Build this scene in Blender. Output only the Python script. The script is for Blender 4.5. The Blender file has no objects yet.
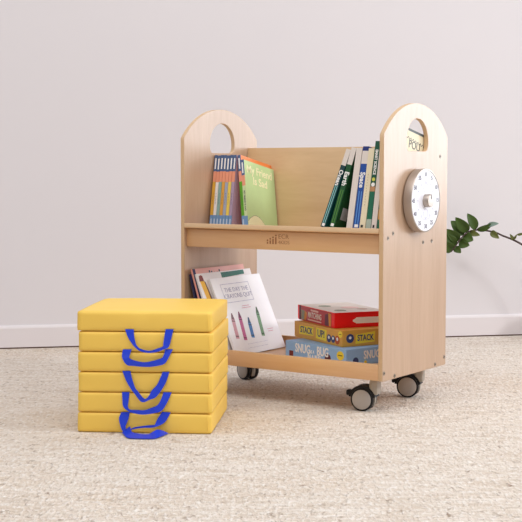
import bpy, bmesh, math, random
from mathutils import Matrix, Vector, noise
R = math.radians
random.seed(7)
scene = bpy.context.scene
C = scene.collection

# ------------------------------------------------------------------ camera, sky, light, exposure
cam_d = bpy.data.cameras.new('camera'); cam = bpy.data.objects.new('camera', cam_d); C.objects.link(cam)
cam.location = (0, 0, 0.7362); cam.rotation_euler = (R(90 - 4.039), 0, 0)
cam_d.sensor_width = 36; cam_d.lens = 88.09; cam_d.clip_end = 100
scene.camera = cam

world = bpy.data.worlds.new('world'); scene.world = world; world.use_nodes = True
bg = world.node_tree.nodes['Background']
wn, wlk = world.node_tree.nodes, world.node_tree.links       # a bright ceiling that dims towards the horizon
wtc = wn.new('ShaderNodeTexCoord'); wsp = wn.new('ShaderNodeSeparateXYZ'); wrp = wn.new('ShaderNodeValToRGB')
wlk.new(wtc.outputs['Generated'], wsp.inputs[0]); wlk.new(wsp.outputs['Z'], wrp.inputs[0]); wlk.new(wrp.outputs[0], bg.inputs[0])
wrp.color_ramp.elements[0].position = .0; wrp.color_ramp.elements[0].color = (.33, .31, .31, 1)
wrp.color_ramp.elements[1].position = .55; wrp.color_ramp.elements[1].color = (.97, .97, 1., 1)
bg.inputs[1].default_value = 0.66

def area(name, loc, target, w, h, power, col, spread=180):
    l = bpy.data.lights.new(name, 'AREA'); l.shape = 'RECTANGLE'; l.size = w; l.size_y = h; l.energy = power; l.color = col; l.spread = R(spread)
    o = bpy.data.objects.new(name, l); C.objects.link(o); o.location = loc
    o.rotation_euler = (Vector(target) - Vector(loc)).to_track_quat('-Z', 'Y').to_euler()
    return o
area('window_daylight', (3.6, 5.5, 1.45), (0.2, 3.6, 0.75), 1.5, 1.9, 21, (0.88, 0.94, 1.0), 100)
area('high_window_light', (4.5, 2.5, 3.0), (0, 4.0, 0.3), 0.75, 0.75, 96, (0.965, 0.98, 1.0))
area('overhead_fill', (-0.2, 1.9, 4.4), (0.1, 4.3, 0.3), 4.2, 3.0, 98, (1.0, 0.985, 0.98))  # added fill to lift front-facing surfaces, not a fixture of the room

vs = scene.view_settings
vs.view_transform = 'Standard'; vs.look = 'None'; vs.gamma = 1; vs.use_curve_mapping = False; vs.exposure = 0.04

# ------------------------------------------------------------------ materials
def srgb(r, g, b):
    f = lambda c: (c/255/12.92) if c/255 <= .04045 else ((c/255+.055)/1.055)**2.4
    return (f(r), f(g), f(b), 1)
MATS = {}
def base_mat(name):
    m = bpy.data.materials.new(name); m.use_nodes = True
    return m, m.node_tree.nodes, m.node_tree.links, m.node_tree.nodes['Principled BSDF']
def mat(name, rgb, rough=.6, metal=0., var=.05, vscale=30., bump=0., bscale=200., spec=.5):
    if name in MATS: return MATS[name]
    m, n, l, p = base_mat(name)
    col = srgb(*rgb)
    tc = n.new('ShaderNodeTexCoord'); nz = n.new('ShaderNodeTexNoise'); nz.inputs['Scale'].default_value = vscale; nz.inputs['Detail'].default_value = 3
    l.new(tc.outputs['Object'], nz.inputs['Vector'])
    mx = n.new('ShaderNodeMix'); mx.data_type = 'RGBA'
    mx.inputs[6].default_value = tuple(c*(1-var) for c in col[:3])+(1,); mx.inputs[7].default_value = tuple(min(1, c*(1+var)) for c in col[:3])+(1,)
    l.new(nz.outputs['Fac'], mx.inputs[0]); l.new(mx.outputs[2], p.inputs['Base Color'])
    p.inputs['Roughness'].default_value = rough; p.inputs['Metallic'].default_value = metal; p.inputs['Specular IOR Level'].default_value = spec
    if bump:
        nb = n.new('ShaderNodeTexNoise'); nb.inputs['Scale'].default_value = bscale; nb.inputs['Detail'].default_value = 4
        l.new(tc.outputs['Object'], nb.inputs['Vector'])
        b = n.new('ShaderNodeBump'); b.inputs['Strength'].default_value = bump; b.inputs['Distance'].default_value = .002
        l.new(nb.outputs['Fac'], b.inputs['Height']); l.new(b.outputs[0], p.inputs['Normal'])
    MATS[name] = m; return m
def birch(name, scale, c1, c2, rough=.34):
    m, n, l, p = base_mat(name)
    tc = n.new('ShaderNodeTexCoord'); mp = n.new('ShaderNodeMapping'); mp.inputs['Scale'].default_value = scale
    l.new(tc.outputs['Object'], mp.inputs['Vector'])
    n1 = n.new('ShaderNodeTexNoise'); n1.inputs['Scale'].default_value = 3.; n1.inputs['Detail'].default_value = 6; n1.inputs['Roughness'].default_value = .62; n1.inputs['Distortion'].default_value = .6
    n2 = n.new('ShaderNodeTexNoise'); n2.inputs['Scale'].default_value = 22.; n2.inputs['Detail'].default_value = 4
    l.new(mp.outputs[0], n1.inputs['Vector']); l.new(mp.outputs[0], n2.inputs['Vector'])
    ad = n.new('ShaderNodeMath'); ad.operation = 'MULTIPLY_ADD'; ad.inputs[1].default_value = .35
    l.new(n2.outputs['Fac'], ad.inputs[0]); l.new(n1.outputs['Fac'], ad.inputs[2])
    rp = n.new('ShaderNodeValToRGB'); rp.color_ramp.elements[0].position = .42; rp.color_ramp.elements[1].position = .95
    rp.color_ramp.elements[0].color = srgb(*c1); rp.color_ramp.elements[1].color = srgb(*c2)
    l.new(ad.outputs[0], rp.inputs[0]); l.new(rp.outputs[0], p.inputs['Base Color'])
    p.inputs['Roughness'].default_value = rough; p.inputs['Specular IOR Level'].default_value = .8
    MATS[name] = m; return m
B1, B2 = (180, 146, 118), (198, 167, 140)
birch_v = birch('birch_face', (6, 6, .55), B1, B2)
birch_h = birch('birch_board', (.5, 6, 6), (212, 163, 117), (226, 184, 138))
birch_back = birch('birch_divider', (.6, 5, 4), (206, 168, 122), (224, 190, 146))
def ply_edge(name, axis):
    m, n, l, p = base_mat(name)
    tc = n.new('ShaderNodeTexCoord'); w = n.new('ShaderNodeTexWave'); w.bands_direction = axis; w.inputs['Scale'].default_value = 95; w.inputs['Distortion'].default_value = 1.2
    l.new(tc.outputs['Object'], w.inputs['Vector'])
    rp = n.new('ShaderNodeValToRGB'); rp.color_ramp.elements[0].color = srgb(206, 166, 122); rp.color_ramp.elements[1].color = srgb(232, 204, 168)
    l.new(w.outputs['Fac'], rp.inputs[0]); l.new(rp.outputs[0], p.inputs['Base Color']); p.inputs['Roughness'].default_value = .55
    return m
edge_x = ply_edge('ply_edge_upright', 'X'); edge_z = ply_edge('ply_edge_flat', 'Z')

def wall_material(name, rgb):
    return mat(name, rgb, .85, var=.015, vscale=1.5, bump=.08, bscale=350, spec=.2)
def carpet():
    m, n, l, p = base_mat('woven_carpet')
    tc = n.new('ShaderNodeTexCoord')
    def nz(scale, sv, det=3, dist=0.):
        mp = n.new('ShaderNodeMapping'); mp.inputs['Scale'].default_value = sv; l.new(tc.outputs['Object'], mp.inputs['Vector'])
        t = n.new('ShaderNodeTexNoise'); t.inputs['Scale'].default_value = scale; t.inputs['Detail'].default_value = det; t.inputs['Distortion'].default_value = dist
        l.new(mp.outputs[0], t.inputs['Vector']); return t.outputs['Fac']
    big = nz(1.3, (.6, 1, 1), 3); streak = nz(30, (.28, .8, 1), 5, .4); loop = nz(105, (1., .42, 1), 4, .4)
    spots = nz(85, (.8, .4, 1), 4, .8)
    w = n.new('ShaderNodeTexWave'); w.bands_direction = 'Y'; w.inputs['Scale'].default_value = 26; w.inputs['Distortion'].default_value = 5; w.inputs['Detail'].default_value = 3; w.inputs['Detail Scale'].default_value = 2.5
    mp = n.new('ShaderNodeMapping'); mp.inputs['Scale'].default_value = (.5, 1, 1); l.new(tc.outputs['Object'], mp.inputs['Vector']); l.new(mp.outputs[0], w.inputs['Vector'])
    def mixc(a, b, f):
        x = n.new('ShaderNodeMix'); x.data_type = 'RGBA'
        for s, v in ((6, a), (7, b)):
            if isinstance(v, tuple): x.inputs[s].default_value = v
            else: l.new(v, x.inputs[s])
        if isinstance(f, float): x.inputs[0].default_value = f
        else: l.new(f, x.inputs[0])
        return x.outputs[2]
    def ramp(f, a, b):
        r = n.new('ShaderNodeMapRange'); r.inputs[1].default_value = a; r.inputs[2].default_value = b; l.new(f, r.inputs[0]); return r.outputs[0]
    c = mixc(srgb(215, 199, 182), srgb(231, 220, 208), ramp(streak, .3, .68))
    c = mixc(c, srgb(217, 196, 174), ramp(big, .52, .85))
    c = mixc(c, srgb(242, 235, 228), ramp(loop, .48, .72))
    c = mixc(c, srgb(140, 114, 92), ramp(spots, .57, .82))
    l.new(c, p.inputs['Base Color']); p.inputs['Roughness'].default_value = .95; p.inputs['Specular IOR Level'].default_value = .1
    h = n.new('ShaderNodeMath'); h.operation = 'ADD'; l.new(loop, h.inputs[0])
    h2 = n.new('ShaderNodeMath'); h2.operation = 'MULTIPLY_ADD'; h2.inputs[1].default_value = .5; l.new(w.outputs['Fac'], h2.inputs[0]); l.new(streak, h2.inputs[2]); l.new(h2.outputs[0], h.inputs[1])
    b = n.new('ShaderNodeBump'); b.inputs['Strength'].default_value = .8; b.inputs['Distance'].default_value = .009
    l.new(h.outputs[0], b.inputs['Height']); l.new(b.outputs[0], p.inputs['Normal'])
    return m
def cushion_mat():
    m, n, l, p = base_mat('yellow_vinyl')
    tc = n.new('ShaderNodeTexCoord'); t = n.new('ShaderNodeTexNoise'); t.inputs['Scale'].default_value = 9; t.inputs['Detail'].default_value = 3
    l.new(tc.outputs['Object'], t.inputs['Vector'])
    mx = n.new('ShaderNodeMix'); mx.data_type = 'RGBA'; mx.inputs[6].default_value = srgb(246, 203, 90); mx.inputs[7].default_value = srgb(250, 210, 100)
    l.new(t.outputs['Fac'], mx.inputs[0]); l.new(mx.outputs[2], p.inputs['Base Color'])
    p.inputs['Roughness'].default_value = .48; p.inputs['Specular IOR Level'].default_value = .35
    b = n.new('ShaderNodeBump'); b.inputs['Strength'].default_value = .12; b.inputs['Distance'].default_value = .004
    t2 = n.new('ShaderNodeTexNoise'); t2.inputs['Scale'].default_value = 14; t2.inputs['Detail'].default_value = 5; l.new(tc.outputs['Object'], t2.inputs['Vector'])
    l.new(t2.outputs['Fac'], b.inputs['Height']); l.new(b.outputs[0], p.inputs['Normal'])
    return m
yellow = cushion_mat()
blue_ribbon = mat('blue_ribbon', (22, 62, 212), .38, var=.12, vscale=60, bump=.15, bscale=500)
paper = mat('white_pages', (238, 232, 228), .8, var=.04, vscale=300)
black_rubber = mat('black_rubber', (26, 24, 25), .5, spec=.3)
grey_disc = mat('grey_plastic', (176, 168, 162), .45)
grey_hood = mat('taupe_metal', (168, 158, 146), .4)
silver = mat('satin_silver', (182, 170, 160), .34, metal=.6, var=.03)
dial_white = mat('dial_white', (238, 238, 246), .5)
ink_dark = mat('ink_dark', (70, 66, 84), .6)
ink_white = mat('ink_white', (252, 251, 248), .6)
ink_cream = mat('ink_cream', (246, 240, 196), .6)
ink_lilac = mat('ink_lilac_grey', (166, 166, 196), .7)
steel = mat('screw_steel', (150, 140, 128), .35, metal=.8)
dark_hole = mat('socket_dark', (60, 46, 36), .6)
burnt = mat('burnt_engraving', (158, 108, 72), .7)

# ------------------------------------------------------------------ mesh helpers
def finish(name, bm, mats, parent=None, M=None, smooth=False, label=None):
    me = bpy.data.meshes.new(name); bm.normal_update(); bm.to_mesh(me); bm.free()
    for m in (mats if isinstance(mats, (list, tuple)) else [mats]): me.materials.append(m)
    if smooth:
        for f in me.polygons: f.use_smooth = True
    return link(name, me, parent, M, label)
def link(name, me, parent=None, M=None, label=None):
    o = bpy.data.objects.new(name, me); C.objects.link(o)
    if parent: o.parent = parent
    if M is not None: o.matrix_local = M
    if label: o['label'] = label
    return o
def autosmooth(o, ang=35):
    me = o.data
    for f in me.polygons: f.use_smooth = True
    bm = bmesh.new(); bm.from_mesh(me)
    for e in bm.edges:
        if len(e.link_faces) == 2 and e.calc_face_angle(0) > R(ang): e.smooth = False
    bm.to_mesh(me); bm.free(); return o
def add_box(bm, lo, hi, bev=0., mi=0, seg=2, M=None):
    v = [bm.verts.new((x, y, z)) for x in (lo[0], hi[0]) for y in (lo[1], hi[1]) for z in (lo[2], hi[2])]
    fs = [bm.faces.new([v[i] for i in q]) for q in ((0, 1, 3, 2), (4, 6, 7, 5), (0, 4, 5, 1), (2, 3, 7, 6), (0, 2, 6, 4), (1, 5, 7, 3))]
    for f in fs: f.material_index = mi
    if bev:
        es = {e for f in fs for e in f.edges}
        r = bmesh.ops.bevel(bm, geom=list(es), offset=bev, segments=seg, profile=.5, affect='EDGES')
        for f in r['faces']: f.material_index = mi
    if M is not None:
        vs_ = {w for f in bm.faces for w in f.verts} if False else None
    return fs
def box_obj(name, lo, hi, m, parent=None, bev=.0015, M=None, label=None):
    bm = bmesh.new(); add_box(bm, lo, hi, bev); bmesh.ops.recalc_face_normals(bm, faces=bm.faces[:])
    return autosmooth(finish(name, bm, m, parent, M, label=label))
def add_lathe(bm, prof, seg=32, M=Matrix(), mi=0):   # prof: (r, h) along local z
    rings = []
    for r, h in prof:
        if r < 1e-6: rings.append([bm.verts.new(M @ Vector((0, 0, h)))])
        else: rings.append([bm.verts.new(M @ Vector((r*math.cos(2*math.pi*k/seg), r*math.sin(2*math.pi*k/seg), h))) for k in range(seg)])
    for a, b in zip(rings, rings[1:]):
        for k in range(seg):
            k2 = (k+1) % seg
            if len(a) == 1 and len(b) == 1: continue
            if len(a) == 1: f = bm.faces.new((a[0], b[k], b[k2]))
            elif len(b) == 1: f = bm.faces.new((a[k], b[0], a[k2]))
            else: f = bm.faces.new((a[k], b[k], b[k2], a[k2]))
            f.material_index = mi
def lathe_obj(name, prof, m, parent=None, M=None, seg=36, label=None):
    bm = bmesh.new(); add_lathe(bm, prof, seg); bmesh.ops.recalc_face_normals(bm, faces=bm.faces[:])
    return autosmooth(finish(name, bm, m, parent, M, label=label), 40)
def add_tube(bm, pts, rad, seg=8, mi=0):
    pts = [Vector(p) for p in pts]; n = len(pts); rings = []
    for i, p in enumerate(pts):
        t = (pts[min(i+1, n-1)]-pts[max(i-1, 0)]).normalized()
        a = t.orthogonal().normalized() if i == 0 else (pa - t*pa.dot(t)).normalized()
        pa = a; b = t.cross(a); r = rad[i] if isinstance(rad, (list, tuple)) else rad
        rings.append([bm.verts.new(p+a*r*math.cos(2*math.pi*k/seg)+b*r*math.sin(2*math.pi*k/seg)) for k in range(seg)])
    for a, b in zip(rings, rings[1:]):
        for k in range(seg): bm.faces.new((a[k], a[(k+1) % seg], b[(k+1) % seg], b[k])).material_index = mi
    bm.faces.new(rings[0][::-1]).material_index = mi; bm.faces.new(rings[-1]).material_index = mi
def curve_mesh(name, cd):
    o = bpy.data.objects.new(name, cd); C.objects.link(o)
    dg = bpy.context.evaluated_depsgraph_get(); dg.update()
    me = bpy.data.meshes.new_from_object(o.evaluated_get(dg), depsgraph=dg)
    bpy.data.objects.remove(o); bpy.data.curves.remove(cd); me.name = name
    return me
def plate(name, loops, thick, bevel=0.):       # loops in XY (second and later are holes), centred on z = 0
    cd = bpy.data.curves.new(name, 'CURVE'); cd.dimensions = '2D'; cd.fill_mode = 'BOTH'
    cd.extrude = max(thick/2-bevel, 0); cd.bevel_depth = bevel; cd.bevel_resolution = 2; cd.offset = -bevel
    for lp in loops:
        s = cd.splines.new('POLY'); s.points.add(len(lp)-1); s.use_cyclic_u = True
        for q, (x, y) in zip(s.points, lp): q.co = (x, y, 0, 1)
    return curve_mesh(name, cd)
def text_mesh(name, body, size, thick=.0004, ax='CENTER', ay='CENTER', sx=1., bold=0., spacing=1., shear=0., line=1.):
    cd = bpy.data.curves.new(name, 'FONT'); cd.body = body; cd.size = size; cd.extrude = thick; cd.align_x = ax; cd.align_y = ay
    cd.offset = bold; cd.space_character = spacing; cd.shear = shear; cd.resolution_u = 3; cd.space_line = line
    me = curve_mesh(name, cd)
    if sx != 1: me.transform(Matrix.Diagonal((sx, 1, 1, 1)))
    return me
def text_obj(name, body, size, m, parent, M, **k):
    me = text_mesh(name, body, size, **k); me.materials.clear(); me.materials.append(m)
    return link(name, me, parent, M)
def basis(x, y, z, o=(0, 0, 0)):
    return Matrix(((x[0], y[0], z[0], o[0]), (x[1], y[1], z[1], o[1]), (x[2], y[2], z[2], o[2]), (0, 0, 0, 1)))
def on_front(x, y, z): return basis((1, 0, 0), (0, 0, 1), (0, -1, 0), (x, y, z))      # drawn on a face that looks to -y
def on_right(x, y, z): return basis((0, 1, 0), (0, 0, 1), (1, 0, 0), (x, y, z))       # drawn on a face that looks to +x
def on_spine(x, y, z): return basis((0, 0, -1), (1, 0, 0), (0, -1, 0), (x, y, z))     # reads downwards on a face that looks to -y
def poly_obj(name, loops, m, parent, M, thick=.0006):
    me = plate(name, loops, thick); me.materials.clear(); me.materials.append(m)
    return link(name, me, parent, M)
def circle(cx, cy, r, n=24, ry=None): return [(cx+r*math.cos(2*math.pi*k/n), cy+(ry or r)*math.sin(2*math.pi*k/n)) for k in range(n)]
def rect(x0, y0, x1, y1): return [(x0, y0), (x1, y0), (x1, y1), (x0, y1)]
def empty(name, M, label=None, cat=None, group=None):
    o = bpy.data.objects.new(name, None); C.objects.link(o); o.matrix_world = M; o.empty_display_size = .05
    tag(o, label, cat, group); return o
def tag(o, label=None, cat=None, group=None, kind=None):
    if label: o['label'] = label
    if cat: o['category'] = cat
    if group: o['group'] = group
    if kind: o['kind'] = kind
    return o
def copy_tree(o, parent=None):
    c = o.copy(); C.objects.link(c)
    if parent: c.parent = parent
    for ch in list(o.children): copy_tree(ch, c)
    return c

# ------------------------------------------------------------------ the setting
YW, AW = 5.472, R(11.167)
fl = box_obj('floor', (-5, -1.5, -.05), (5, 8.5, 0), carpet(), bev=0); tag(fl, 'beige woven carpet floor', kind='structure')
MW = Matrix.Translation((0, YW, 0)) @ Matrix.Rotation(AW, 4, 'Z')
wl = box_obj('wall_back', (-4.5, 0, 0), (4.5, .1, 3.6), wall_material('wall_paint', (224, 219, 221)), bev=0, M=MW); tag(wl, 'plain white painted wall', kind='structure')
bm = bmesh.new()
prof = [(0, .006), (0, .0962), (-.006, .0962), (-.011, .091), (-.014, .085), (-.015, .006)]
a = [bm.verts.new((-4.5, y, z)) for y, z in prof]; b = [bm.verts.new((4.5, y, z)) for y, z in prof]
for k in range(len(prof)): bm.faces.new((a[k], a[(k+1) % 6], b[(k+1) % 6], b[k]))
bm.faces.new(a[::-1]); bm.faces.new(b); bmesh.ops.recalc_face_normals(bm, faces=bm.faces[:])
bb = finish('baseboard_back', bm, wall_material('skirting_paint', (226, 219, 220)), M=MW); tag(bb, 'white baseboard along the back wall', kind='structure')
g = box_obj('gap_shade_1', (-4.5, -.009, 0), (4.5, -.001, .006), mat('shadow_gap', (120, 96, 84), .8), bev=0, M=MW); tag(g, 'thin strip painted dark as shade in the gap under the baseboard', kind='structure')  # no real trim: shade of the floor gap put in as a dark strip

# ------------------------------------------------------------------ book cart
W, D, T, ZB, ZK, ZT = .7625, .4227, .0146, .1053, .8435, .9445
MC = Matrix.Translation((.1685, 4.1789, 0)) @ Matrix.Rotation(R(-34.519), 4, 'Z')
cart = empty('book_cart', MC, 'birch plywood rolling book cart with arched sides, two shelves and casters', 'book cart')
TH = R(11)
TR = Matrix.Translation((0, -D/2, .565)) @ Matrix.Rotation(-TH, 4, 'X')      # sloping upper shelf: x along, y back along the board, z off it
XI = W/2 - T

def side_outline():
    h = D/2-.0005; r = ZT-ZK; Rr = (h*h+r*r)/(2*r); cz = ZT-Rr; a0 = math.atan2(ZK-cz, h)
    pts = [(-h+.004, ZB), (h-.004, ZB), (h, ZB+.004), (h, ZK-.012)]
    n = 40
    arc = [(Rr*math.cos(a0+(math.pi-2*a0)*k/n), cz+Rr*math.sin(a0+(math.pi-2*a0)*k/n)) for k in range(n+1)]
    return pts+arc+[(-h, ZK-.012), (-h, ZB+.004)]
def hole_outline():
    rr, cz, fz = .0705, .8265, .7965; a0 = math.asin((fz-cz)/rr)
    pts = [(rr*math.cos(a0+.14+(math.pi-2*a0-.28)*k/40)+.003, cz+rr*math.sin(a0+.14+(math.pi-2*a0-.28)*k/40)) for k in range(41)]
    e = rr*math.cos(a0)
    return pts+[(-e+.006, fz+.001), (-e+.014, fz), (e-.008, fz), (e-.001, fz+.001)]
YZ = basis((0, 1, 0), (0, 0, 1), (1, 0, 0))
pm = plate('side_panel', [side_outline(), hole_outline()], T, .0012); pm.transform(YZ)
pm.materials.clear(); pm.materials.append(birch_v); pm.materials.append(edge_x)
for f in pm.polygons: f.material_index = 0 if abs(f.normal.x) > .6 else 1
screw_prof = [(0, .0005), (.0022, .0005), (.0024, .0012), (.0052, .0015), (.0062, .0004), (.0062, -.002), (0, -.002)]
def screw(parent, M):
    bm = bmesh.new(); add_lathe(bm, screw_prof, 20); add_lathe(bm, [(0, .0016), (.0021, .0016), (.0021, .0005), (0, .0005)], 6, mi=1)
    bmesh.ops.recalc_face_normals(bm, faces=bm.faces[:]); return finish('screw', bm, [steel, dark_hole], parent, M)
SC = [(.1585, .7817), (-.1509, .548), (-.1818, .5346), (.0449, .5125), (.1039, .5139), (-.2007, .1297), (-.1349, .114), (.136, .1153), (.2001, .1319)]
for s in (-1, 1):
    p = link('side_panel', pm, cart, Matrix.Translation((s*(W/2-T/2), 0, 0)))
    for (y, z) in SC:
        screw(p, Matrix.Translation((s*T/2, 0, 0)) @ basis((0, s, 0), (0, 0, 1), (s, 0, 0), (0, y, z)))
def board(name, lo, hi, m, M=Matrix(), edge=None, bev=.0012, em=None):
    bm = bmesh.new(); add_box(bm, lo, hi, bev); bmesh.ops.recalc_face_normals(bm, faces=bm.faces[:])
    o = autosmooth(finish(name, bm, [m, em or edge_z], cart, M))
    if edge is not None:
        for f in o.data.polygons: f.material_index = 1 if abs(f.normal[edge]) > .7 else 0
    return o
board('upper_shelf', (-XI, 0, -.0155), (XI, .312, 0), birch_h, TR, edge=1, bev=.002)
board('divider_panel', (-XI, .312, -.0155), (XI, .3266, .3165), birch_back, TR, edge=2)
apron = board('shelf_apron', (-XI, -.1975, .4868), (XI, -.183, .545), birch_h, edge=2)
board('lower_shelf', (-XI, -.1967, .1065), (XI, .1967, .121), birch_h, edge=1)
board('shelf_lip', (-XI, -.2113, .1065), (XI, -.1967, .1558), birch_h, edge=2)
board('shelf_lip', (-XI, .1967, .1065), (XI, .2113, .1558), birch_h, edge=2)
# engraved mark on the apron: rising bars with dots, and two lines of letters
bm = bmesh.new(); LX, LZ, LY = .001, .5055, -.1977
for k, hgt in enumerate((.014, .019, .024, .030)):
    x = LX-.047+k*.0105
    add_box(bm, (x, LY-.0004, LZ), (x+.0052, LY+.0003, LZ+hgt-.008), mi=0)
    add_lathe(bm, [(0, .0004), (.003, .0004), (.003, -.0003), (0, -.0003)], 14, on_front(x+.0026, LY, LZ+hgt-.003))
bmesh.ops.recalc_face_normals(bm, faces=bm.faces[:]); finish('engraved_logo', bm, burnt, apron)
text_obj('engraved_letters', 'ECR', .0205, burnt, apron, on_front(LX-.004, LY, LZ+.0235), ax='LEFT', sx=1.1, bold=-.0003)
text_obj('engraved_letters', '4KIDS', .0165, burnt, apron, on_front(LX-.004, LY, LZ+.0055), ax='LEFT', bold=-.0003)

def caster(x, y, a, trail):      # a: axle direction outwards, trail: from stem to wheel centre (both in plan)
    a = Vector((a[0], a[1], 0)).normalized(); t = Vector((trail[0], trail[1], 0)).normalized()
    M = basis(a, t, (0, 0, 1), (x, y, 0))       # local x = axle, y = trail
    if M.to_3x3().determinant() < 0: M = basis(-a, t, (0, 0, 1), (x, y, 0)); sgn = -1
    else: sgn = 1
    cyl = .034; r = .0362
    bm = bmesh.new()
    add_lathe(bm, [(0, .1053), (.021, .1053), (.021, .101), (.0095, .0985), (.0095, .072), (0, .072)], 24)
    # hood that wraps round the wheels
    n = 14
    for (x0, x1) in ((-.0065, .0065),):
        inner, outer = [], []
        for k in range(n+1):
            an = R(-35+185*k/n)
            inner.append((-math.cos(an)*.024, math.sin(an)*.024)); outer.append((-math.cos(an)*.0385, math.sin(an)*.0385))
        for xa, xb in ((x0, x1),):
            V = [[bm.verts.new((xx, cyl+q[0], r+q[1])) for xx in (xa, xb) for q in (inner[k], outer[k])] for k in range(n+1)]
            for A, Bv in zip(V, V[1:]):
                bm.faces.new((A[0], A[1], Bv[1], Bv[0])); bm.faces.new((A[2], Bv[2], Bv[3], A[3])); bm.faces.new((A[1], A[3], Bv[3], Bv[1])); bm.faces.new((A[0], Bv[0], Bv[2], A[2]))
            bm.faces.new((V[0][0], V[0][2], V[0][3], V[0][1])); bm.faces.new((V[-1][0], V[-1][1], V[-1][3], V[-1][2]))
    # housing beside the stem, flared cover over the wheel tops
    add_box(bm, (-.020, -.016, .052), (.020, .012, .0985), .006)
    bmesh.ops.recalc_face_normals(bm, faces=bm.faces[:])
    c = autosmooth(finish('caster', bm, grey_hood, cart, M))
    # black fender over the top of both wheels
    bm = bmesh.new(); V = []
    for k in range(n+1):
        an = R(12+158*k/n); V.append([bm.verts.new((xx, cyl-math.cos(an)*rr, r+math.sin(an)*rr)) for rr, xx in ((.0368, -.021), (.0440, -.021), (.0440, .021), (.0368, .021))])
    for A, Bv in zip(V, V[1:]):
        for j in range(4): bm.faces.new((A[j], A[(j+1) % 4], Bv[(j+1) % 4], Bv[j]))
    bm.faces.new(V[0][::-1]); bm.faces.new(V[-1]); bmesh.ops.recalc_face_normals(bm, faces=bm.faces[:])
    autosmooth(finish('wheel_fender', bm, black_rubber, c))
    for sd in (-1, 1):
        Mw = basis((0, 1, 0), (0, 0, 1), (1, 0, 0), (sd*.0065, cyl, r)) if sd > 0 else basis((0, -1, 0), (0, 0, 1), (-1, 0, 0), (sd*.0065, cyl, r))
        lathe_obj('wheel', [(0, 0), (.031, 0), (r-.002, .002), (r, .005), (r, .011), (r-.0006, .0158), (.0352, .0165), (0, .0165)], black_rubber, c, Mw, 40)
        lathe_obj('hub_disc', [(0, .0163), (.0303, .0163), (.0303, .0176), (.0291, .0186), (.010, .0192), (0, .0192)], grey_disc, c, Mw, 40)
    bm = bmesh.new()
    add_box(bm, (-.012, cyl+.030, r+.012), (.012, cyl+.050, r+.022), .004); add_box(bm, (-.014, cyl+.044, r+.008), (.014, cyl+.055, r+.026), .005)
    bmesh.ops.recalc_face_normals(bm, faces=bm.faces[:]); autosmooth(finish('brake_pedal', bm, black_rubber, c))
caster(.316, -.142, (.18, -.984), (-.984, -.18))
caster(.317, .150, (.27, -.963), (-.963, -.27))
caster(-.320, .120, (-.353, -.935), (-.935, .353))
caster(-.317, -.135, (-.2, -.98), (-.98, .2))

# ------------------------------------------------------------------ dial timer on the right side panel
MT = MC @ basis((0, 1, 0), (0, 0, 1), (1, 0, 0), (W/2, .0035, .6445))       # local z = out of the panel
tm = empty('dial_timer', MT, 'round silver and white minute timer fixed to the right side of the cart', 'timer')
lathe_obj('casing', [(0, .0005), (.090, .0005), (.094, .002), (.0985, .004), (.0985, .028), (.0975, .0305), (.0945, .031), (.094, .0285), (0, .0285)], silver, tm, Matrix(), 72)
lathe_obj('dial_face', [(0, .0284), (.0938, .0284), (.0938, .0294), (0, .0294)], dial_white, tm, Matrix(), 72)
for k in range(12):
    an = R(90-30*k); text_obj('numeral', str(5*k), .0185, ink_dark, tm, Matrix.Translation((.080*math.cos(an), .080*math.sin(an), .0296)), thick=.0003, bold=.0002)
bm = bmesh.new(); bm2 = bmesh.new()
for k in range(60):
    an = R(6*k); Mk = Matrix.Rotation(an, 4, 'Z')
    big = k % 5 == 0
    L0, L1, wd = (.050, .061, .0008) if big else (.056, .061, .0004)
    fs = add_box(bm, (L0, -wd, .0292), (L1, wd, .0297))
    bmesh.ops.transform(bm, matrix=Mk, verts=list({v for f in fs for v in f.verts}))
bmesh.ops.recalc_face_normals(bm, faces=bm.faces[:]); finish('tick_marks', bm, ink_lilac, tm)
bm2.free()
ring = plate('printed_ring', [circle(0, .040, .0150, 32), circle(0, .040, .0142, 32)], .0004); ring.materials.clear(); ring.materials.append(ink_lilac); link('printed_ring', ring, tm, Matrix.Translation((0, 0, .0295)))
ring = plate('printed_ring', [circle(0, -.040, .0150, 32), circle(0, -.040, .0142, 32)], .0004); ring.materials.clear(); ring.materials.append(ink_lilac); link('printed_ring', ring, tm, Matrix.Translation((0, 0, .0295)))
kn = lathe_obj('knob', [(0, .029), (.0205, .029), (.0205, .047), (.0195, .0485), (0, .049)], silver, tm, Matrix(), 40)
bm = bmesh.new(); add_box(bm, (-.0015, .004, .0485), (.0015, .0185, .0498), .0004); bmesh.ops.recalc_face_normals(bm, faces=bm.faces[:])
autosmooth(finish('knob_pointer', bm, ink_dark, kn))

# ------------------------------------------------------------------ books
def make_book(name, M, t, w, h, cover, label, cat='book', group=None, bands=None, board=None, pages=None, fore=False):
    """local x thickness, y from spine to fore-edge, z up. bands: [(z0, z1, material)] on the spine. fore: spine at the back, pages in front"""
    e = empty(name, M, label, cat, group)
    mats = [cover, board or cover]; bm = bmesh.new(); b = min(.0018, t*.2)
    segs = bands or [(0, h, cover)]
    for z0, z1, m in segs:
        if m not in mats: mats.append(m)
        y0, y1 = (0, .0022) if not fore else (w-.0022, w)
        add_box(bm, (0, y0, z0), (t, y1, z1), 0, mats.index(m))
    bw = (.0015, w) if not fore else (0, w-.0015)
    add_box(bm, (0, bw[0], 0), (b, bw[1], h), 0, 1); add_box(bm, (t-b, bw[0], 0), (t, bw[1], h), 0, 1)
    bmesh.ops.recalc_face_normals(bm, faces=bm.faces[:]); finish('cover', bm, mats, e)
    y0, y1 = (.002, w-.004) if not fore else (.004, w-.002)
    box_obj('pages', (b-.0001, y0, .003), (t-b+.0001, y1, h-.003), pages or paper, e, bev=0)
    return e
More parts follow.
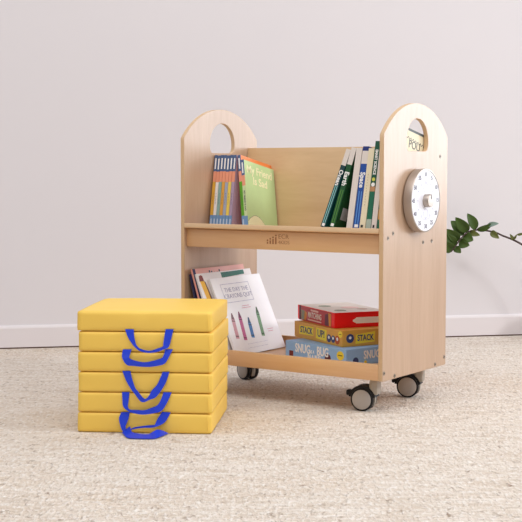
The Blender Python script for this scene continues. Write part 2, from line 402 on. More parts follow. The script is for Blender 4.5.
def in_trough(u, v, ang, t):
    return MC @ TR @ Matrix.Translation((u, v, .0004 + max(0, t*math.sin(R(ang))))) @ Matrix.Rotation(R(ang), 4, 'Y')

sp_blue = mat('spine_slate_blue', (78, 104, 148), .5); sp_coral = mat('spine_coral', (236, 158, 128), .5); sp_foot = mat('spine_foot_blue', (112, 152, 196), .5)
mids = [('amber', (222, 170, 62)), ('white', (236, 232, 228)), ('sea green', (140, 178, 172)), ('ochre', (222, 166, 74)), ('grey blue', (164, 174, 196)), ('lemon', (236, 210, 96)), ('lilac', (172, 152, 178))]
covers = [('amber', (214, 160, 60)), ('pale grey', (220, 218, 218)), ('sea green', (130, 170, 164)), ('ochre', (216, 160, 70)), ('grey blue', (150, 162, 190)), ('lemon', (230, 204, 90)), ('lilac', (206, 186, 206))]
place = ['leftmost, nearest the left panel', 'second from the left', 'third from the left', 'middle of the left-leaning seven', 'fifth from the left', 'just left of the lilac one', 'lilac cover showing in the gap beside the green spine']
order = ['leftmost of the row, against the left panel', 'second of the row from the left panel', 'third of the row from the left panel', 'fourth of the row from the left panel', 'fifth of the row from the left panel', 'sixth of the row, beside the lilac book', 'its cover showing in the dark gap']
def reader(M, mid, cov, label, h, w, t, board=None, scribble='A BIG GUY TOOK MY BALL'):
    e = make_book('picture_book', M, t, w, h, cov, label, group='slim picture books on the upper left',
                  bands=[(0, .046, sp_foot), (.046, h-.092, mid), (h-.092, h-.056, sp_coral), (h-.056, h, sp_blue)], board=board)
    bm = bmesh.new(); add_box(bm, (t*.3, -.0004, h-.048), (t*.72, .0004, h-.011)); finish('spine_label', bm, ink_white, e)
    bm = bmesh.new(); add_box(bm, (t*.3, -.0004, .006), (t*.7, .0004, .034)); finish('spine_foot_label', bm, mat('pale_foot', (186, 204, 224)), e)
    text_obj('spine_title', scribble, .0085, ink_dark, e, on_spine(t*.5, -.0003, (h-.046)/2), bold=.0002)
    return e
titles = ['I AM A FROG', 'TODAY I WILL FLY', 'PIGS MAKE ME SNEEZE', 'WE ARE IN A BOOK', 'I AM GOING', 'ARE YOU READY', 'I AM INVITED']
titles = ['MY FRIEND'] * 7
for k in range(7):
    m = mat('spine_'+mids[k][0].replace(' ', '_'), mids[k][1], .5); cv = mat('cover_'+covers[k][0].replace(' ', '_'), covers[k][1], .45)
    reader(in_trough(-.3545+k*.0131, .122, -2.3, .0118), m, cv, 'slim book with %s spine, %s' % (mids[k][0], order[k]), .252-.0015*(k % 3 == 1),   .188, .0118, scribble='PICTURE BOOK'[:0] or '- - - - - - - -')
orange = mat('cover_orange', (240, 132, 62), .45); leaf_green = mat('spine_bright_green', (92, 164, 34), .5)
reader(in_trough(-.216, .122, -12.3, .0115), leaf_green, leaf_green, 'slim book with bright green spine and orange cover, behind the pale green book', .256, .1895, .0115, board=orange, scribble='- - - - - - - - -')
pale_green = mat('cover_pale_green', (196, 220, 158), .45)
MF = in_trough(-.2042, .122, -12.3, .0115)
f = make_book('picture_book', MF, .0115, .184, .240, pale_green, 'pale green picture book with cream lettering, its cover facing out on the upper shelf', group='slim picture books on the upper left',
              bands=[(0, .046, sp_foot), (.046, .15, mat('spine_pale_green', (204, 220, 168), .5)), (.15, .186, sp_coral), (.186, .24, sp_blue)])
bm = bmesh.new(); add_box(bm, (.0035, -.0004, .193), (.0082, .0004, .230)); finish('spine_label', bm, ink_white, f)
text_obj('spine_title', 'MY FRIEND IS SAD', .0085, ink_dark, f, on_spine(.006, -.0003, .098))
text_obj('title', 'My Friend\nIs Sad', .038, ink_cream, f, on_right(.0116, .092, .192), bold=.0006, sx=1.0, line=.95)
hill = [(.004, .001)] + [(.004+.128*k/20, .001+.052*math.sin(math.pi*(.18+.82*k/20))) for k in range(21)]
poly_obj('printed_hill', [hill], ink_cream, f, on_right(.0117, 0, 0))
poly_obj('printed_outline', [[(x, y+.0012) for x, y in hill[1:]]+[(x, y-.0002) for x, y in hill[:0:-1]]], ink_dark, f, on_right(.01172, 0, 0), .0004)

teal = mat('cover_deep_teal', (12, 92, 92), .4); dgreen = mat('cover_dark_green', (24, 82, 44), .4); nblue = mat('spine_royal_blue', (28, 76, 158), .4)
black = mat('spine_black', (24, 28, 30), .45); cyan = mat('stripe_aqua', (150, 212, 210), .5); lime = mat('stripe_lime', (84, 140, 50), .5); sky = mat('stripe_sky', (96, 150, 214), .5)
offwhite = mat('cover_off_white', (226, 216, 208), .5); cream = mat('cover_cream', (234, 222, 190), .5); emer = mat('cover_emerald', (26, 106, 78), .4)
G2 = 'big reference books leaning on the right panel'
def stripes(e, t, z0, z1, m, n=2, y=0):
    bm = bmesh.new()
    for k in range(n):
        x = t*(k+.75)/(n+.5); add_box(bm, (x-t*.07, y-.0004, z0), (x+t*.07, y+.0003, z1))
    finish('spine_stripes', bm, m, e)
def dk(e, t):
    bm = bmesh.new(); add_box(bm, (t*.2, -.0005, .004), (t*.8, .0003, .013)); finish('publisher_mark', bm, ink_white, e)
V2 = .022
t = .0165; e = make_book('reference_book', in_trough(.1478, V2, 14.9, t), t, .25, .252, teal, 'deep teal striped book leaning furthest, left end of the right-hand row', group=G2, bands=[(0, .2, mat('spine_dark_teal', (14, 62, 66), .45)), (.2, .252, offwhite)])
stripes(e, t, .014, .135, cyan); text_obj('spine_title', 'Ocean', .020, ink_white, e, on_spine(t*.5, -.0003, .160), bold=.0005, sx=.95); dk(e, t)
t = .0175; e = make_book('reference_book', in_trough(.180, V2, 11.5, t), t, .25, .254, dgreen, 'dark green book with lime stripes leaning beside the teal striped one', group=G2, bands=[(0, .2, dgreen), (.2, .254, offwhite)])
stripes(e, t, .014, .12, lime); text_obj('spine_title', 'Earth', .022, ink_white, e, on_spine(t*.5, -.0003, .155), bold=.0006, sx=.95); dk(e, t)
poly_obj('cover_patch', [rect(.008, 0, .045, .038)], mat('print_grey', (190, 192, 196), .5), e, on_right(t+.0001, .012, .03))
t = .021; e = make_book('reference_book', in_trough(.2405, V2, 1.7, t), t, .25, .249, offwhite, 'thick plain pale grey book between the dark green and royal blue books', group=G2)
t = .0205; e = make_book('reference_book', in_trough(.2645, V2, 1.4, t), t, .25, .254, nblue, 'royal blue book with a white band near its top, on the upper shelf', group=G2, bands=[(0, .2, nblue), (.2, .24, offwhite), (.24, .254, mat('spine_navy', (30, 50, 120)))])
stripes(e, t, .014, .115, sky); text_obj('spine_title', 'Space', .022, ink_white, e, on_spine(t*.5, -.0003, .15), bold=.0006, sx=.95); dk(e, t)
t = .0200; e = make_book('reference_book', in_trough(.2862, V2, 1.2, t), t, .25, .248, cream, 'thick cream speckled book between the blue book and the tall green one', group=G2)
text_obj('spine_title', '- - - - - - - - - - - -', .014, mat('print_tan', (176, 160, 140)), e, on_spine(t*.5, -.0003, .12)); 
bm = bmesh.new(); add_box(bm, (t*.2, -.0005, .004), (t*.6, .0003, .012)); finish('publisher_mark', bm, black, e)
t = .0165; e = make_book('reference_book', in_trough(.3085, V2, .8, t), t, .25, .270, emer, 'tallest green book with white spine lettering', group=G2, bands=[(0, .03, mat('foot_grey', (170, 184, 170))), (.03, .115, emer), (.115, .13, mat('spine_tan', (190, 140, 100))), (.13, .27, mat('spine_bottle', (18, 84, 62)))])
text_obj('spine_title', 'SMART SCIENCE', .0125, ink_white, e, on_spine(t*.5, -.0003, .205), bold=.0004, sx=.85)
bm = bmesh.new(); add_lathe(bm, [(0, .0005), (.0055, .0005), (.0055, -.0003), (0, -.0003)], 20, on_front(t*.5, 0, .152)); finish('spine_emblem', bm, mat('print_yellow', (214, 214, 90)), e)
bm = bmesh.new(); add_lathe(bm, [(0, .0005), (.0062, .0005), (.0062, -.0003), (0, -.0003)], 20, on_front(t*.5, 0, .136)); finish('spine_emblem', bm, ink_white, e)
t = .0172; e = make_book('reference_book', in_trough(.3274, V2, .4, t), t, .25, .256, offwhite, 'white book right of the tallest green book', group=G2)
bm = bmesh.new(); add_box(bm, (t*.25, -.0005, .004), (t*.6, .0003, .013)); finish('publisher_mark', bm, black, e)
t = .0105; e = make_book('reference_book', in_trough(.3468, V2, 0, t), t, .25, .252, emer, 'dark green and orange book nearest the right panel', group=G2, bands=[(0, .03, emer), (.03, .062, mat('spine_orange_tan', (206, 150, 76))), (.062, .13, emer), (.13, .18, black), (.18, .252, offwhite)])
t = .0075; e = make_book('picture_book', in_trough(.3578, .055, 0, t), t, .245, .333, cream, 'tall cream book with black lettering, seen through the right panel hole', group=G2, bands=[(0, .333, cream)])
poly_obj('cover_band', [rect(.002, .325, .243, .3325)], mat('print_slate', (96, 104, 106)), e, on_right(t+.0001, 0, 0), .0005)
text_obj('cover_letters', 'POU', .036, black, e, on_right(t+.0002, .117, .285), sx=1.05)
zz = [(.05+k*.008, .306+(.004 if k % 2 else -.003)-.0006*k) for k in range(20)]
poly_obj('cover_zigzag', [zz+[(x, y-.0022) for x, y in zz[::-1]]], black, e, on_right(t+.00015, 0, 0), .0005)

# books leaning on the left panel, lower shelf: local x thickness, y width, z height, cover looks to +x
def lower_book(x, y, ang, t, w, h, cover, label, **k):
    M = MC @ Matrix.Translation((x, y, .1214)) @ Matrix.Rotation(R(-ang), 4, 'Y')
    return make_book('picture_book', M, t, w, h, cover, label, group='picture books leaning on the lower shelf', **k)
cr = mat('cover_cool_white', (248, 248, 255), .45)
lower_book(-.2912, -.194, 14.5, .007, .29, .280, mat('cover_navy', (36, 36, 74), .45), 'navy picture book, hindmost of the leaning stack')
e = lower_book(-.2648, -.190, 18, .0075, .292, .302, mat('cover_salmon', (226, 158, 146), .45), 'salmon pink picture book behind the pencil book', board=None)
text_obj('title', 'little blue truck'[:0] or 'little', .05, ink_dark, e, on_right(.0076, .085, .272), bold=.0012, ax='LEFT')
poly_obj('printed_ribbon', [rect(.0, .0, .014, .302)], mat('print_navy', (40, 40, 80)), e, on_right(.0076, 0, 0), .0003)
e = lower_book(-.2456, -.185, 20, .0062, .310, .289, mat('cover_warm_white', (232, 226, 226), .45), 'white picture book with a yellow pencil and green band on its cover')
poly_obj('printed_band', [[(.135, .266), (.268, .272), (.268, .287), (.135, .285)]], mat('print_deep_green', (30, 110, 94)), e, on_right(.0063, 0, 0))
pen = [(.010, .262), (.032, .262), (.058, .10), (.036, .10)]
poly_obj('printed_pencil', [pen], mat('print_pencil_yellow', (236, 180, 40)), e, on_right(.0063, 0, 0))
poly_obj('printed_pencil_side', [[(.032, .262), (.038, .258), (.066, .10), (.058, .10)]], mat('print_brown', (90, 50, 40)), e, on_right(.00632, 0, 0))
poly_obj('printed_pencil_eraser', [[(.008, .262), (.032, .262), (.029, .280), (.020, .284), (.011, .280)]], mat('print_maroon', (124, 50, 46)), e, on_right(.00633, 0, 0))
e = lower_book(-.2172, -.131, 24.2, .0078, .291, .275, cr, 'white picture book with drawn crayons on its cover, frontmost of the leaning stack')
FM = on_right(.0079, 0, 0)
text_obj('title', 'THE DAY THE\nCRAYONS QUIT', .0225, mat('ink_soft_violet', (158, 158, 192), .7), e, on_right(.0079, .126, .217), bold=-.0003, sx=.98, line=1.0)
poly_obj('printed_frame', [rect(.044, .184, .206, .251), rect(.0452, .1852, .2048, .2498)], ink_lilac, e, FM)
def crayon(y, z, L, lean, rgb, nm):
    Mx = on_right(.0079, y, z) @ Matrix.Rotation(R(lean), 4, 'Z'); w = .0085
    m1 = mat('crayon_'+nm, rgb, .6); m2 = mat('crayon_dark_'+nm, tuple(int(c*.62) for c in rgb), .6)
    p = poly_obj('printed_crayon', [[(-w, 0), (w, 0), (w, L-.022), (.0022, L), (-.0022, L), (-w, L-.022)]], m1, e, Mx)
    for za, zb in ((.006, .010), (L-.030, L-.026)):
        poly_obj('crayon_stripe', [rect(-w, za, w, zb)], m2, p, Matrix.Translation((0, 0, .0002)))
    poly_obj('crayon_tip', [[(-w*.9, L-.022), (w*.9, L-.022), (.0022, L), (-.0022, L)]], m2, p, Matrix.Translation((0, 0, .0002)))
crayon(.038, .058, .090, -8.5, (218, 166, 178), 'rose'); crayon(.078, .048, .102, -8.5, (204, 104, 156), 'magenta')
crayon(.124, .052, .074, -9, (70, 132, 200), 'blue'); crayon(.185, .052, .106, -9, (116, 160, 120), 'green')
for i, (ya, yb, z) in enumerate(((.060, .220, .034), (.070, .200, .020))):
    text_obj('credit_line', 'words by someone - pictures by another'[:0] or '- - - - - - - - - - - - - - -', .012, ink_lilac, e, on_right(.0079, (ya+yb)/2, z), sx=1.1)
poly_obj('printed_caption', [rect(.125, .166, .165, .1680)], mat('print_blush', (224, 170, 190)), e, FM)
poly_obj('printed_caption', [rect(.120, .159, .172, .1610)], mat('print_blush', (224, 170, 190)), e, FM)
poly_obj('printed_caption', [rect(.222, .072, .256, .074)], mat('print_blush', (224, 170, 190)), e, FM)
poly_obj('printed_caption', [rect(.222, .064, .252, .066)], mat('print_blush', (224, 170, 190)), e, FM)

# ------------------------------------------------------------------ board games: local origin at the near corner, -x along the long face, y along the short face
def game(name, x, y, z, rot, L, Dp, h, m, top, label):
    M = MC @ Matrix.Translation((x, y, z)) @ Matrix.Rotation(R(rot), 4, 'Z')
    e = empty(name, M, label, 'board game', 'board games stacked on the lower shelf')
    bm = bmesh.new(); add_box(bm, (-L+.0015, .0015, 0), (-.0015, Dp-.0015, h*.3)); bmesh.ops.recalc_face_normals(bm, faces=bm.faces[:]); finish('box_base', bm, m, e)
    bm = bmesh.new(); add_box(bm, (-L, 0, .003), (0, Dp, h), .0008); bmesh.ops.recalc_face_normals(bm, faces=bm.faces[:])
    o = finish('box_lid', bm, [m, top], e)
    for f in o.data.polygons: f.material_index = 1 if f.normal.z > .9 else 0
    return e
yel = mat('print_game_yellow', (244, 222, 66), .5); gold = mat('game_gold', (222, 168, 74), .45); bluebox = mat('game_blue', (150, 194, 240), .45); redbox = mat('game_red', (248, 4, 16), .4)
redside = mat('game_red_side', (186, 46, 56), .45); pale_top = mat('game_top_print', (224, 214, 206), .5, var=.15, vscale=25); navyp = mat('print_navy_blue', (44, 66, 120), .5)
def seal(e, Mx, r):
    p = poly_obj('award_seal', [circle(0, 0, r, 20, r*.85)], yel, e, Mx); poly_obj('seal_lines', [rect(-r*.6, -r*.05, r*.6, r*.12), ], mat('print_olive', (120, 100, 30)), p, Matrix.Translation((0, 0, .0003)))
sz = .1214
e = game('board_game', .194, -.107, sz, -17.5, .302, .19, .0535, bluebox, bluebox, 'light blue board game box with white lettering, lowest in the stack')
text_obj('front_lettering', 'SNUG    BUG', .040, ink_white, e, on_front(-.168, -.0002, .033), bold=.0010, sx=.72)
text_obj('front_lettering', 'AS A', .015, ink_white, e, on_front(-.167, -.0002, .028), bold=.0003, sx=.8)
text_obj('front_lettering', 'IN A RUG', .018, ink_white, e, on_front(-.155, -.0002, .012), bold=.0006, sx=.85)
seal(e, on_front(-.028, -.0002, .032), .017)
poly_obj('printed_block', [rect(-.282, .002, -.262, .022)], mat('print_maroon', (124, 50, 46)), e, on_front(0, -.0002, 0))
poly_obj('printed_spot', [circle(-.088, .0165, .0145, 20)], mat('print_plum', (92, 40, 56)), e, on_front(0, -.0002, 0))
text_obj('side_lettering', 'SNUG', .036, ink_white, e, on_right(.0002, .110, .030), bold=.0010, sx=.74)
poly_obj('printed_spot', [circle(.040, .0145, .012, 20)], navyp, e, on_right(.0002, 0, 0))
poly_obj('printed_spot', [circle(.082, .008, .006, 16)], yel, e, on_right(.0002, 0, 0))
sz += .0538
e = game('board_game', .155, -.066, sz, -27.5, .309, .185, .0535, gold, gold, 'mustard brown board game box with yellow panels, middle of the stack')
poly_obj('printed_panel', [[(-.277, .013), (-.183, .016), (-.181, .046), (-.274, .042)]], yel, e, on_front(0, -.0002, 0))
poly_obj('printed_panel', [[(-.166, .011), (-.100, .008), (-.096, .044), (-.163, .047)]], yel, e, on_front(0, -.0002, 0))
text_obj('front_lettering', 'STACK', .029, navyp, e, on_front(-.228, -.0005, .029), bold=.0006, sx=.9)
text_obj('front_lettering', 'UP!', .033, navyp, e, on_front(-.132, -.0005, .028), bold=.0006, sx=.95)
for xx, rr, mm in ((-.082, .013, navyp), (-.056, .012, navyp), (-.030, .014, mat('print_rust', (190, 86, 46)))):
    p = poly_obj('printed_disc', [circle(xx, .020, rr, 20)], mm, e, on_front(0, -.0003, 0)); poly_obj('printed_disc_centre', [circle(xx, .023, rr*.4, 14)], ink_white, p, Matrix.Translation((0, 0, .0003)))
seal(e, on_front(-.012, -.0004, .040), .0125)
poly_obj('printed_panel', [[(.049, .008), (.122, .012), (.124, .046), (.051, .038)]], yel, e, on_right(.0002, 0, 0))
text_obj('side_lettering', 'STACK', .027, navyp, e, on_right(.0005, .087, .026), bold=.0006, sx=.74)
p = poly_obj('printed_disc', [circle(.029, .027, .0145, 20)], navyp, e, on_right(.0003, 0, 0)); poly_obj('printed_disc_centre', [circle(.029, .029, .005, 14)], ink_white, p, Matrix.Translation((0, 0, .0003)))
sz += .0538
e = game('board_game', .106, -.034, sz, -33, .288, .19, .0505, redbox, pale_top, 'red board game box with a white strip on its side, topmost of the stack')
poly_obj('printed_front', [rect(-.2725, .002, -.022, .0485)], redside, e, on_front(0, -.0001, 0))
poly_obj('printed_front_edge', [rect(-.2735, .001, -.262, .0495)], mat('print_plum_dark', (64, 36, 50)), e, on_front(0, -.0003, 0))
text_obj('front_lettering', 'MATCHING', .0265, ink_white, e, on_front(-.150, -.0006, .024), bold=.0004, sx=.72, spacing=1.08)
poly_obj('printed_panel', [rect(-.182, .038, -.122, .044)], mat('print_pale_pink', (236, 200, 196)), e, on_front(0, -.0003, 0))
poly_obj('printed_panel', [rect(-.205, .006, -.098, .0105)], mat('print_pale_pink', (236, 200, 196)), e, on_front(0, -.0003, 0))
poly_obj('printed_panel', [[(-.258, .003), (-.236, .003), (-.228, .034), (-.258, .036)]], mat('print_sage', (140, 150, 130)), e, on_front(0, -.0003, 0))
poly_obj('printed_panel', [[(-.236, .003), (-.220, .003), (-.212, .030), (-.230, .034)]], mat('print_amber', (222, 150, 60)), e, on_front(0, -.00035, 0))
poly_obj('printed_panel', [[(-.072, .003), (-.040, .003), (-.046, .044), (-.070, .038)]], mat('print_mauve', (112, 60, 84)), e, on_front(0, -.0003, 0))
poly_obj('printed_panel', [[(-.040, .003), (-.026, .003), (-.026, .044), (-.046, .046)]], mat('print_amber', (222, 150, 60)), e, on_front(0, -.00035, 0))
pill = [(.066, .020), (.072, .017), (.080, .013), (.160, .013), (.172, .018), (.172, .028), (.160, .033), (.080, .033), (.072, .028), (.066, .025)]
poly_obj('printed_strip', [pill], ink_white, e, on_right(.0002, 0, 0))
for k, (xa, ya, rr, mm) in enumerate(((-.20, .06, .022, 'print_sage'), (-.13, .12, .03, 'print_pale_pink'), (-.06, .05, .02, 'print_sage'), (-.08, .14, .018, 'print_mauve'))):
    poly_obj('printed_shape', [circle(xa, ya, rr, 18)], MATS[mm] if mm != 'print_mauve' else mat('print_dust', (200, 170, 160)), e, Matrix.Translation((0, 0, .0507)))

# ------------------------------------------------------------------ floor cushions, six in a stack
MCU = Matrix.Translation((-.5163, 3.5648, 0)) @ Matrix.Rotation(R(-5.22), 4, 'Z')
CW, CT = .381, .0574
HANDLES = {
 1: [(0.1385, -0.003, 0.2939, 0.16, -0.003, 0.2941), (0.1466, -0.007, 0.2728, 0.1623, -0.007, 0.2746), (0.1586, -0.0106, 0.2541, 0.1677, -0.0106, 0.2558), (0.1672, -0.0135, 0.2449, 0.1727, -0.0135, 0.2482), (0.1805, -0.0154, 0.2356, 0.1838, -0.0154, 0.2405), (0.2049, -0.016, 0.2302, 0.2082, -0.016, 0.2357), (0.2307, -0.0154, 0.234, 0.2291, -0.0154, 0.2417), (0.2482, -0.0135, 0.2404, 0.245, -0.0135, 0.2475), (0.2607, -0.0106, 0.2473, 0.2468, -0.0106, 0.2535), (0.2667, -0.007, 0.2694, 0.2496, -0.007, 0.2724), (0.2726, -0.003, 0.2954, 0.2532, -0.003, 0.2952)],
 2: [(0.1325, -0.003, 0.2371, 0.1537, -0.003, 0.2374), (0.13, -0.007, 0.2224, 0.1495, -0.007, 0.2227), (0.1322, -0.0106, 0.2117, 0.1485, -0.0106, 0.2151), (0.1441, -0.0135, 0.1961, 0.154, -0.0135, 0.2108), (0.1656, -0.0154, 0.1934, 0.1689, -0.0154, 0.2064), (0.1917, -0.016, 0.1913, 0.1917, -0.016, 0.2029), (0.2175, -0.0154, 0.1925, 0.2143, -0.0154, 0.206), (0.2464, -0.0135, 0.1991, 0.2416, -0.0135, 0.2145), (0.2573, -0.0106, 0.2117, 0.2476, -0.0106, 0.2229), (0.2649, -0.007, 0.2274, 0.2503, -0.007, 0.2305), (0.2708, -0.003, 0.2389, 0.2513, -0.003, 0.2387)],
 3: [(0.13, -0.003, 0.1763, 0.1496, -0.003, 0.1766), (0.1396, -0.008, 0.153, 0.1567, -0.008, 0.1521), (0.1531, -0.0122, 0.1302, 0.1658, -0.0122, 0.1303), (0.1662, -0.015, 0.1139, 0.1748, -0.015, 0.1197), (0.1861, -0.016, 0.0918, 0.1927, -0.016, 0.1004), (0.2086, -0.015, 0.0991, 0.2058, -0.015, 0.1089), (0.2265, -0.0122, 0.1087, 0.2139, -0.0122, 0.1226), (0.2491, -0.008, 0.1422, 0.2302, -0.008, 0.1419), (0.2606, -0.003, 0.1754, 0.2437, -0.003, 0.1751)],
 4: [(0.1283, -0.003, 0.1165, 0.147, -0.003, 0.1168), (0.13, -0.007, 0.0951, 0.1453, -0.007, 0.0937), (0.1328, -0.0106, 0.0763, 0.1443, -0.0106, 0.0781), (0.148, -0.0135, 0.064, 0.1513, -0.0135, 0.069), (0.1679, -0.0154, 0.0589, 0.1712, -0.0154, 0.068), (0.1908, -0.016, 0.0568, 0.1925, -0.016, 0.0679), (0.2167, -0.0154, 0.0607, 0.2103, -0.0154, 0.0736), (0.2392, -0.0135, 0.0672, 0.2295, -0.0135, 0.0817), (0.2518, -0.0106, 0.0848, 0.2388, -0.0106, 0.0959), (0.2594, -0.007, 0.1005, 0.2431, -0.007, 0.1067), (0.2663, -0.003, 0.1177, 0.2458, -0.003, 0.1174)],
 5: [(0.1262, -0.003, 0.0591, 0.1475, -0.003, 0.0604), (0.1204, -0.007, 0.0428, 0.1433, -0.007, 0.0399), (0.1227, -0.0106, 0.0288, 0.139, -0.0106, 0.0275), (0.1296, -0.0135, 0.01, 0.1379, -0.0135, 0.0199), (0.1398, -0.0154, 0.004, 0.1431, -0.0154, 0.009), (0.1579, -0.016, 0.0133, 0.1612, -0.016, 0.0185), (0.1872, -0.0154, 0.0186, 0.1888, -0.0154, 0.0235), (0.2161, -0.0135, 0.0197, 0.2162, -0.0135, 0.0262), (0.2384, -0.0106, 0.0277, 0.2222, -0.0106, 0.0274), (0.2509, -0.007, 0.0386, 0.2298, -0.007, 0.0431), (0.2634, -0.003, 0.0608, 0.2422, -0.003, 0.0621)],
 6: [(0.1271, -0.0092, 0.0025, 0.1495, -0.006, 0.0202), (0.1365, -0.032, 0.0025, 0.1559, -0.0227, 0.014), (0.1567, -0.0764, 0.0025, 0.1608, -0.0313, 0.0087), (0.1868, -0.0828, 0.0025, 0.1778, -0.0355, 0.0056), (0.2156, -0.0832, 0.0025, 0.207, -0.0355, 0.0046), (0.2337, -0.077, 0.0025, 0.2192, -0.0313, 0.011), (0.2474, -0.0451, 0.0025, 0.2307, -0.0227, 0.0154), (0.259, -0.0082, 0.0025, 0.2441, -0.006, 0.0089)],
}
def catmull(P, n):
    out = []
    for i in range(len(P)-1):
        p0, p1, p2, p3 = P[max(i-1, 0)], P[i], P[i+1], P[min(i+2, len(P)-1)]
        for k in range(n):
            t = k/n; out.append(.5*((2*p1)+(p2-p0)*t+(2*p0-5*p1+4*p2-p3)*t*t+(3*p1-p0-3*p2+p3)*t**3))
    return out+[P[-1]]
def ribbon(pairs, z_off, parent):
    wide = lambda p: (Vector(p[:3])*1.07-Vector(p[3:])*.07, Vector(p[3:])*1.07-Vector(p[:3])*.07)
    if z_off > .001: pairs = [tuple(wide(p)[0])+tuple(wide(p)[1]) for p in pairs]
    A = catmull([Vector(p[:3]) for p in pairs], 5); Bp = catmull([Vector(p[3:]) for p in pairs], 5)
    bm = bmesh.new(); n = len(A); V = []
    for i in range(n):
        tang = (A[min(i+1, n-1)]+Bp[min(i+1, n-1)]-A[max(i-1, 0)]-Bp[max(i-1, 0)]); nr = tang.cross(Bp[i]-A[i])
        nr = nr.normalized() if nr.length > 1e-9 else Vector((0, -1, 0))
        if nr.y > 0: nr = -nr
        o = Vector((0, 0, -z_off)); h = nr*.0006
        V.append([bm.verts.new(A[i]+o-h), bm.verts.new(Bp[i]+o-h), bm.verts.new(Bp[i]+o+h), bm.verts.new(A[i]+o+h)])
    for a, b in zip(V, V[1:]):
        for j in range(4): bm.faces.new((a[j], a[(j+1) % 4], b[(j+1) % 4], b[j]))
    bm.faces.new(V[0][::-1]); bm.faces.new(V[-1]); bmesh.ops.recalc_face_normals(bm, faces=bm.faces[:])
    return autosmooth(finish('handle', bm, blue_ribbon, parent), 50)
def cushion_mesh(seed, puff):
    bm = bmesh.new(); nx, nz = 28, 8
    verts = {}
    def f(i, j, k):
        key = (i, j, k)
        if key in verts: return verts[key]
        x, y, z = i/nx*2-1, j/nx*2-1, k/nz*2-1
        hx, hz, r = CW/2, CT/2, .0052
        # rounded box: clamp to the inner box, push out by r
        P = Vector((x*hx, y*hx, z*hz)); Q = Vector((max(-hx+r, min(hx-r, P.x)), max(-hx+r, min(hx-r, P.y)), max(-hz+r, min(hz-r, P.z))))
        d = P-Q
        if d.length > 1e-9: P = Q+d.normalized()*r
        nn = noise.noise(Vector((P.x*9+seed*7.1, P.y*9, P.z*14+seed)))*.0016+noise.noise(Vector((P.x*26, P.y*26+seed*3, P.z*34)))*.0006
        if abs(y) == 1: P.y += math.copysign(nn+.0018*(1-z*z)*(1-x**4), y)
        if abs(x) == 1: P.x += math.copysign(nn+.0025*(1-z*z)*(1-y**4), x)
        if z == 1: P.z += puff*(1-x*x)*(1-y*y)+nn*.5*(puff > 0)
        P.z -= .0008*abs(x)**6+.0008*abs(y)**6 if z > .5 else 0
        verts[key] = bm.verts.new(P+Vector((CW/2, CW/2, CT/2)))
        return verts[key]
    def quad(a, b, c, d): bm.faces.new((f(*a), f(*b), f(*c), f(*d)))
    for i in range(nx):
        for j in range(nx):
            quad((i, j, nz), (i+1, j, nz), (i+1, j+1, nz), (i, j+1, nz)); quad((i, j, 0), (i, j+1, 0), (i+1, j+1, 0), (i+1, j, 0))
    for i in range(nx):
        for k in range(nz):
            quad((i, 0, k), (i+1, 0, k), (i+1, 0, k+1), (i, 0, k+1)); quad((i, nx, k), (i, nx, k+1), (i+1, nx, k+1), (i+1, nx, k))
            quad((0, i, k), (0, i, k+1), (0, i+1, k+1), (0, i+1, k)); quad((nx, i, k), (nx, i+1, k), (nx, i+1, k+1), (nx, i, k+1))
    return bm
names = ['topmost of the stack', 'second from the top of the stack', 'third from the top of the stack', 'third from the bottom of the stack', 'second from the bottom of the stack', 'lowest of the stack, on the carpet']
dx = [-.0005, .0028, .0005, .0012, -.0006, -.0022]
for k in range(6):
    z0 = (5-k)*CT
    e = empty('floor_cushion', MCU @ Matrix.Translation((dx[k], 0, z0+.0004)), 'yellow square floor cushion with blue handle, '+names[k], 'cushion', 'yellow floor cushions in a stack')
    finish('cover', cushion_mesh(k+1, .003 if k == 0 else .0), yellow, e, smooth=True)
    bm = bmesh.new(); add_tube(bm, [(CW-.010, .0022-.0018, .009), (CW-.010, -.0004, .02), (CW-.010, -.0010, CT/2), (CW-.010, -.0004, CT-.02), (CW-.010, .0004, CT-.009)], .0011, 6)
    bmesh.ops.recalc_face_normals(bm, faces=bm.faces[:]); finish('seam', bm, yellow, e, smooth=True)
    ribbon([tuple(v-(dx[k] if i in (0, 3) else 0) for i, v in enumerate(p)) for p in HANDLES[k+1]], z0, e)

# ------------------------------------------------------------------ plant whose branch arches in from the right
def pp(x, y, depth=5.52): return Vector(((x-261)/1277.29*depth, 0, 0)), (x, y)
PY = 5.50
def P3(x, y, dy=0.):
    Y = PY+dy; u = (x-261)/1277.29; v = -(y-261)/1277.29; cp, sp = math.cos(R(4.039)), math.sin(R(4.039))
    return Vector((u/(cp+v*sp)*Y, Y, .7362+(-sp+v*cp)/(cp+v*sp)*Y))
stem_px = [(451, 252, -.03), (455, 247, -.025), (459, 241, -.02), (464, 235.2, -.015), (469, 231.5, -.01), (476, 230, -.005), (485, 230.5, 0), (495, 232.3, 0), (503, 235.8, 0), (512, 239.3, 0), (522, 244.5, 0), (540, 256, .0), (557, 275, .0), (568, 300, 0)]
S = [P3(*q) for q in stem_px]
base = Vector((S[-1].x+.02, PY, .17))
plant = empty('potted_plant', Matrix.Translation((base.x, PY, 0)), 'green leafy branch arching in front of the wall at the right', 'plant')
PO = Vector((base.x, PY, 0))
leafm = mat('leaf_green', (56, 82, 8), .6, var=.3, vscale=25); leaf2 = mat('leaf_olive', (98, 104, 44), .4, var=.2, vscale=25); leaf3 = mat('leaf_backlit', (120, 142, 130), .35, var=.15)  # leaf3: back-lit leaf tip, its grey-blue paleness painted into the colour
stemm = mat('stem_brown', (66, 44, 40), .6)
bm = bmesh.new(); pts = catmull([q-PO for q in S]+[base-PO], 4); add_tube(bm, pts, [.0022+.0035*i/len(pts) for i in range(len(pts))], 8)
bmesh.ops.recalc_face_normals(bm, faces=bm.faces[:]); finish('stem', bm, stemm, plant, smooth=True)
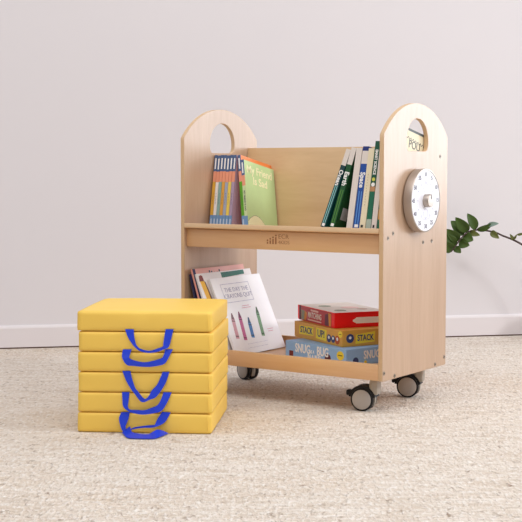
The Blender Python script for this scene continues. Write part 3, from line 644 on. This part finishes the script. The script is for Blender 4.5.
lathe_obj('pot', [(0, 0), (.068, 0), (.072, .004), (.092, .165), (.096, .168), (.096, .182), (.088, .184), (.084, .168), (0, .165)], mat('white_ceramic', (226, 222, 218), .3), plant, Matrix(), 40)
lathe_obj('soil', [(0, .172), (.06, .171), (.0845, .167), (.0845, .164), (0, .164)], mat('potting_soil', (60, 46, 36), .95, bump=.6, bscale=90), plant, Matrix(), 30)
def leaf(b, t, width, m=leafm, roll=0., curl=.12, dyb=0., dyt=0.):
    A = P3(*b, dyb)-PO; Bt = P3(*t, dyt)-PO; L = (Bt-A).length; ax = (Bt-A).normalized()
    side = ax.cross(Vector((0, -1, 0))).normalized(); nr = side.cross(ax).normalized()
    if nr.y > 0: nr = -nr
    side = (Matrix.Rotation(R(roll), 3, ax) @ side); nr = (Matrix.Rotation(R(roll), 3, ax) @ nr)
    wpx = width*PY/1277.29/2; bm = bmesh.new(); n, mS = 12, 4; rows = []
    for i in range(n+1):
        s = i/n; w = wpx*(math.sin(math.pi*min(1, s**.85))**.75)*(1-.15*s)+.0004; c = A+ax*L*s+nr*(curl*L*math.sin(math.pi*s))
        rows.append([c+side*w*(j/mS)+nr*(-.35*w*abs(j/mS)**1.5*-1) for j in range(-mS, mS+1)])
    up = [[bm.verts.new(p+nr*.0005) for p in r] for r in rows]; dn = [[bm.verts.new(p-nr*.0005) for p in r] for r in rows]
    for i in range(n):
        for j in range(2*mS):
            bm.faces.new((up[i][j], up[i][j+1], up[i+1][j+1], up[i+1][j])); bm.faces.new((dn[i][j], dn[i+1][j], dn[i+1][j+1], dn[i][j+1]))
        for j in (0, 2*mS): bm.faces.new((up[i][j], up[i+1][j], dn[i+1][j], dn[i][j]))
    for i in (0, n):
        for j in range(2*mS): bm.faces.new((up[i][j], dn[i][j], dn[i][j+1], up[i][j+1]))
    bmesh.ops.recalc_face_normals(bm, faces=bm.faces[:]); return finish('leaf', bm, m, plant, smooth=True)
leaf((475.8, 229.8), (467.2, 213.4), 10.5, roll=10)
leaf((468, 231.8), (455.5, 217.2), 12.5, roll=-12, dyt=-.02)
leaf((463.5, 235.5), (450.8, 220.8), 12.5, roll=12, dyt=.01)
leaf((459, 240.5), (446.2, 229), 12, roll=-10, dyt=-.02)
leaf((455.5, 246), (444.0, 234), 11.5, roll=8, dyt=-.02)
leaf((452.5, 251), (442.5, 241), 11.5, roll=-6, dyt=-.03)
leaf((463, 236.5), (473.3, 240.5), 12, roll=-8, dyt=-.02)
leaf((459, 241.3), (469.5, 245.5), 11, roll=10, dyt=-.02)
leaf((454.5, 247.5), (461, 253), 8, roll=-5, dyt=-.02)
leaf((469.5, 231.5), (480, 235.3), 6.5, leaf2, roll=10, dyt=-.03)
leaf((476.5, 230), (493, 223.5), 6.8, roll=18, dyt=-.02)
leaf((487, 226), (498.8, 223.5), 5.2, leaf3, roll=-25, dyb=-.01, dyt=-.03)
leaf((491, 231.2), (499.2, 238.5), 7, leaf2, roll=15, dyt=-.03)
leaf((513.5, 240.2), (509.8, 234), 3.6, leaf2, dyt=-.02)
leaf((513, 239.5), (517, 234.3), 2.5, leaf2, dyt=-.02)
leaf((517, 234.8), (525, 233.2), 2.6, leaf2, dyb=-.02, dyt=-.04)
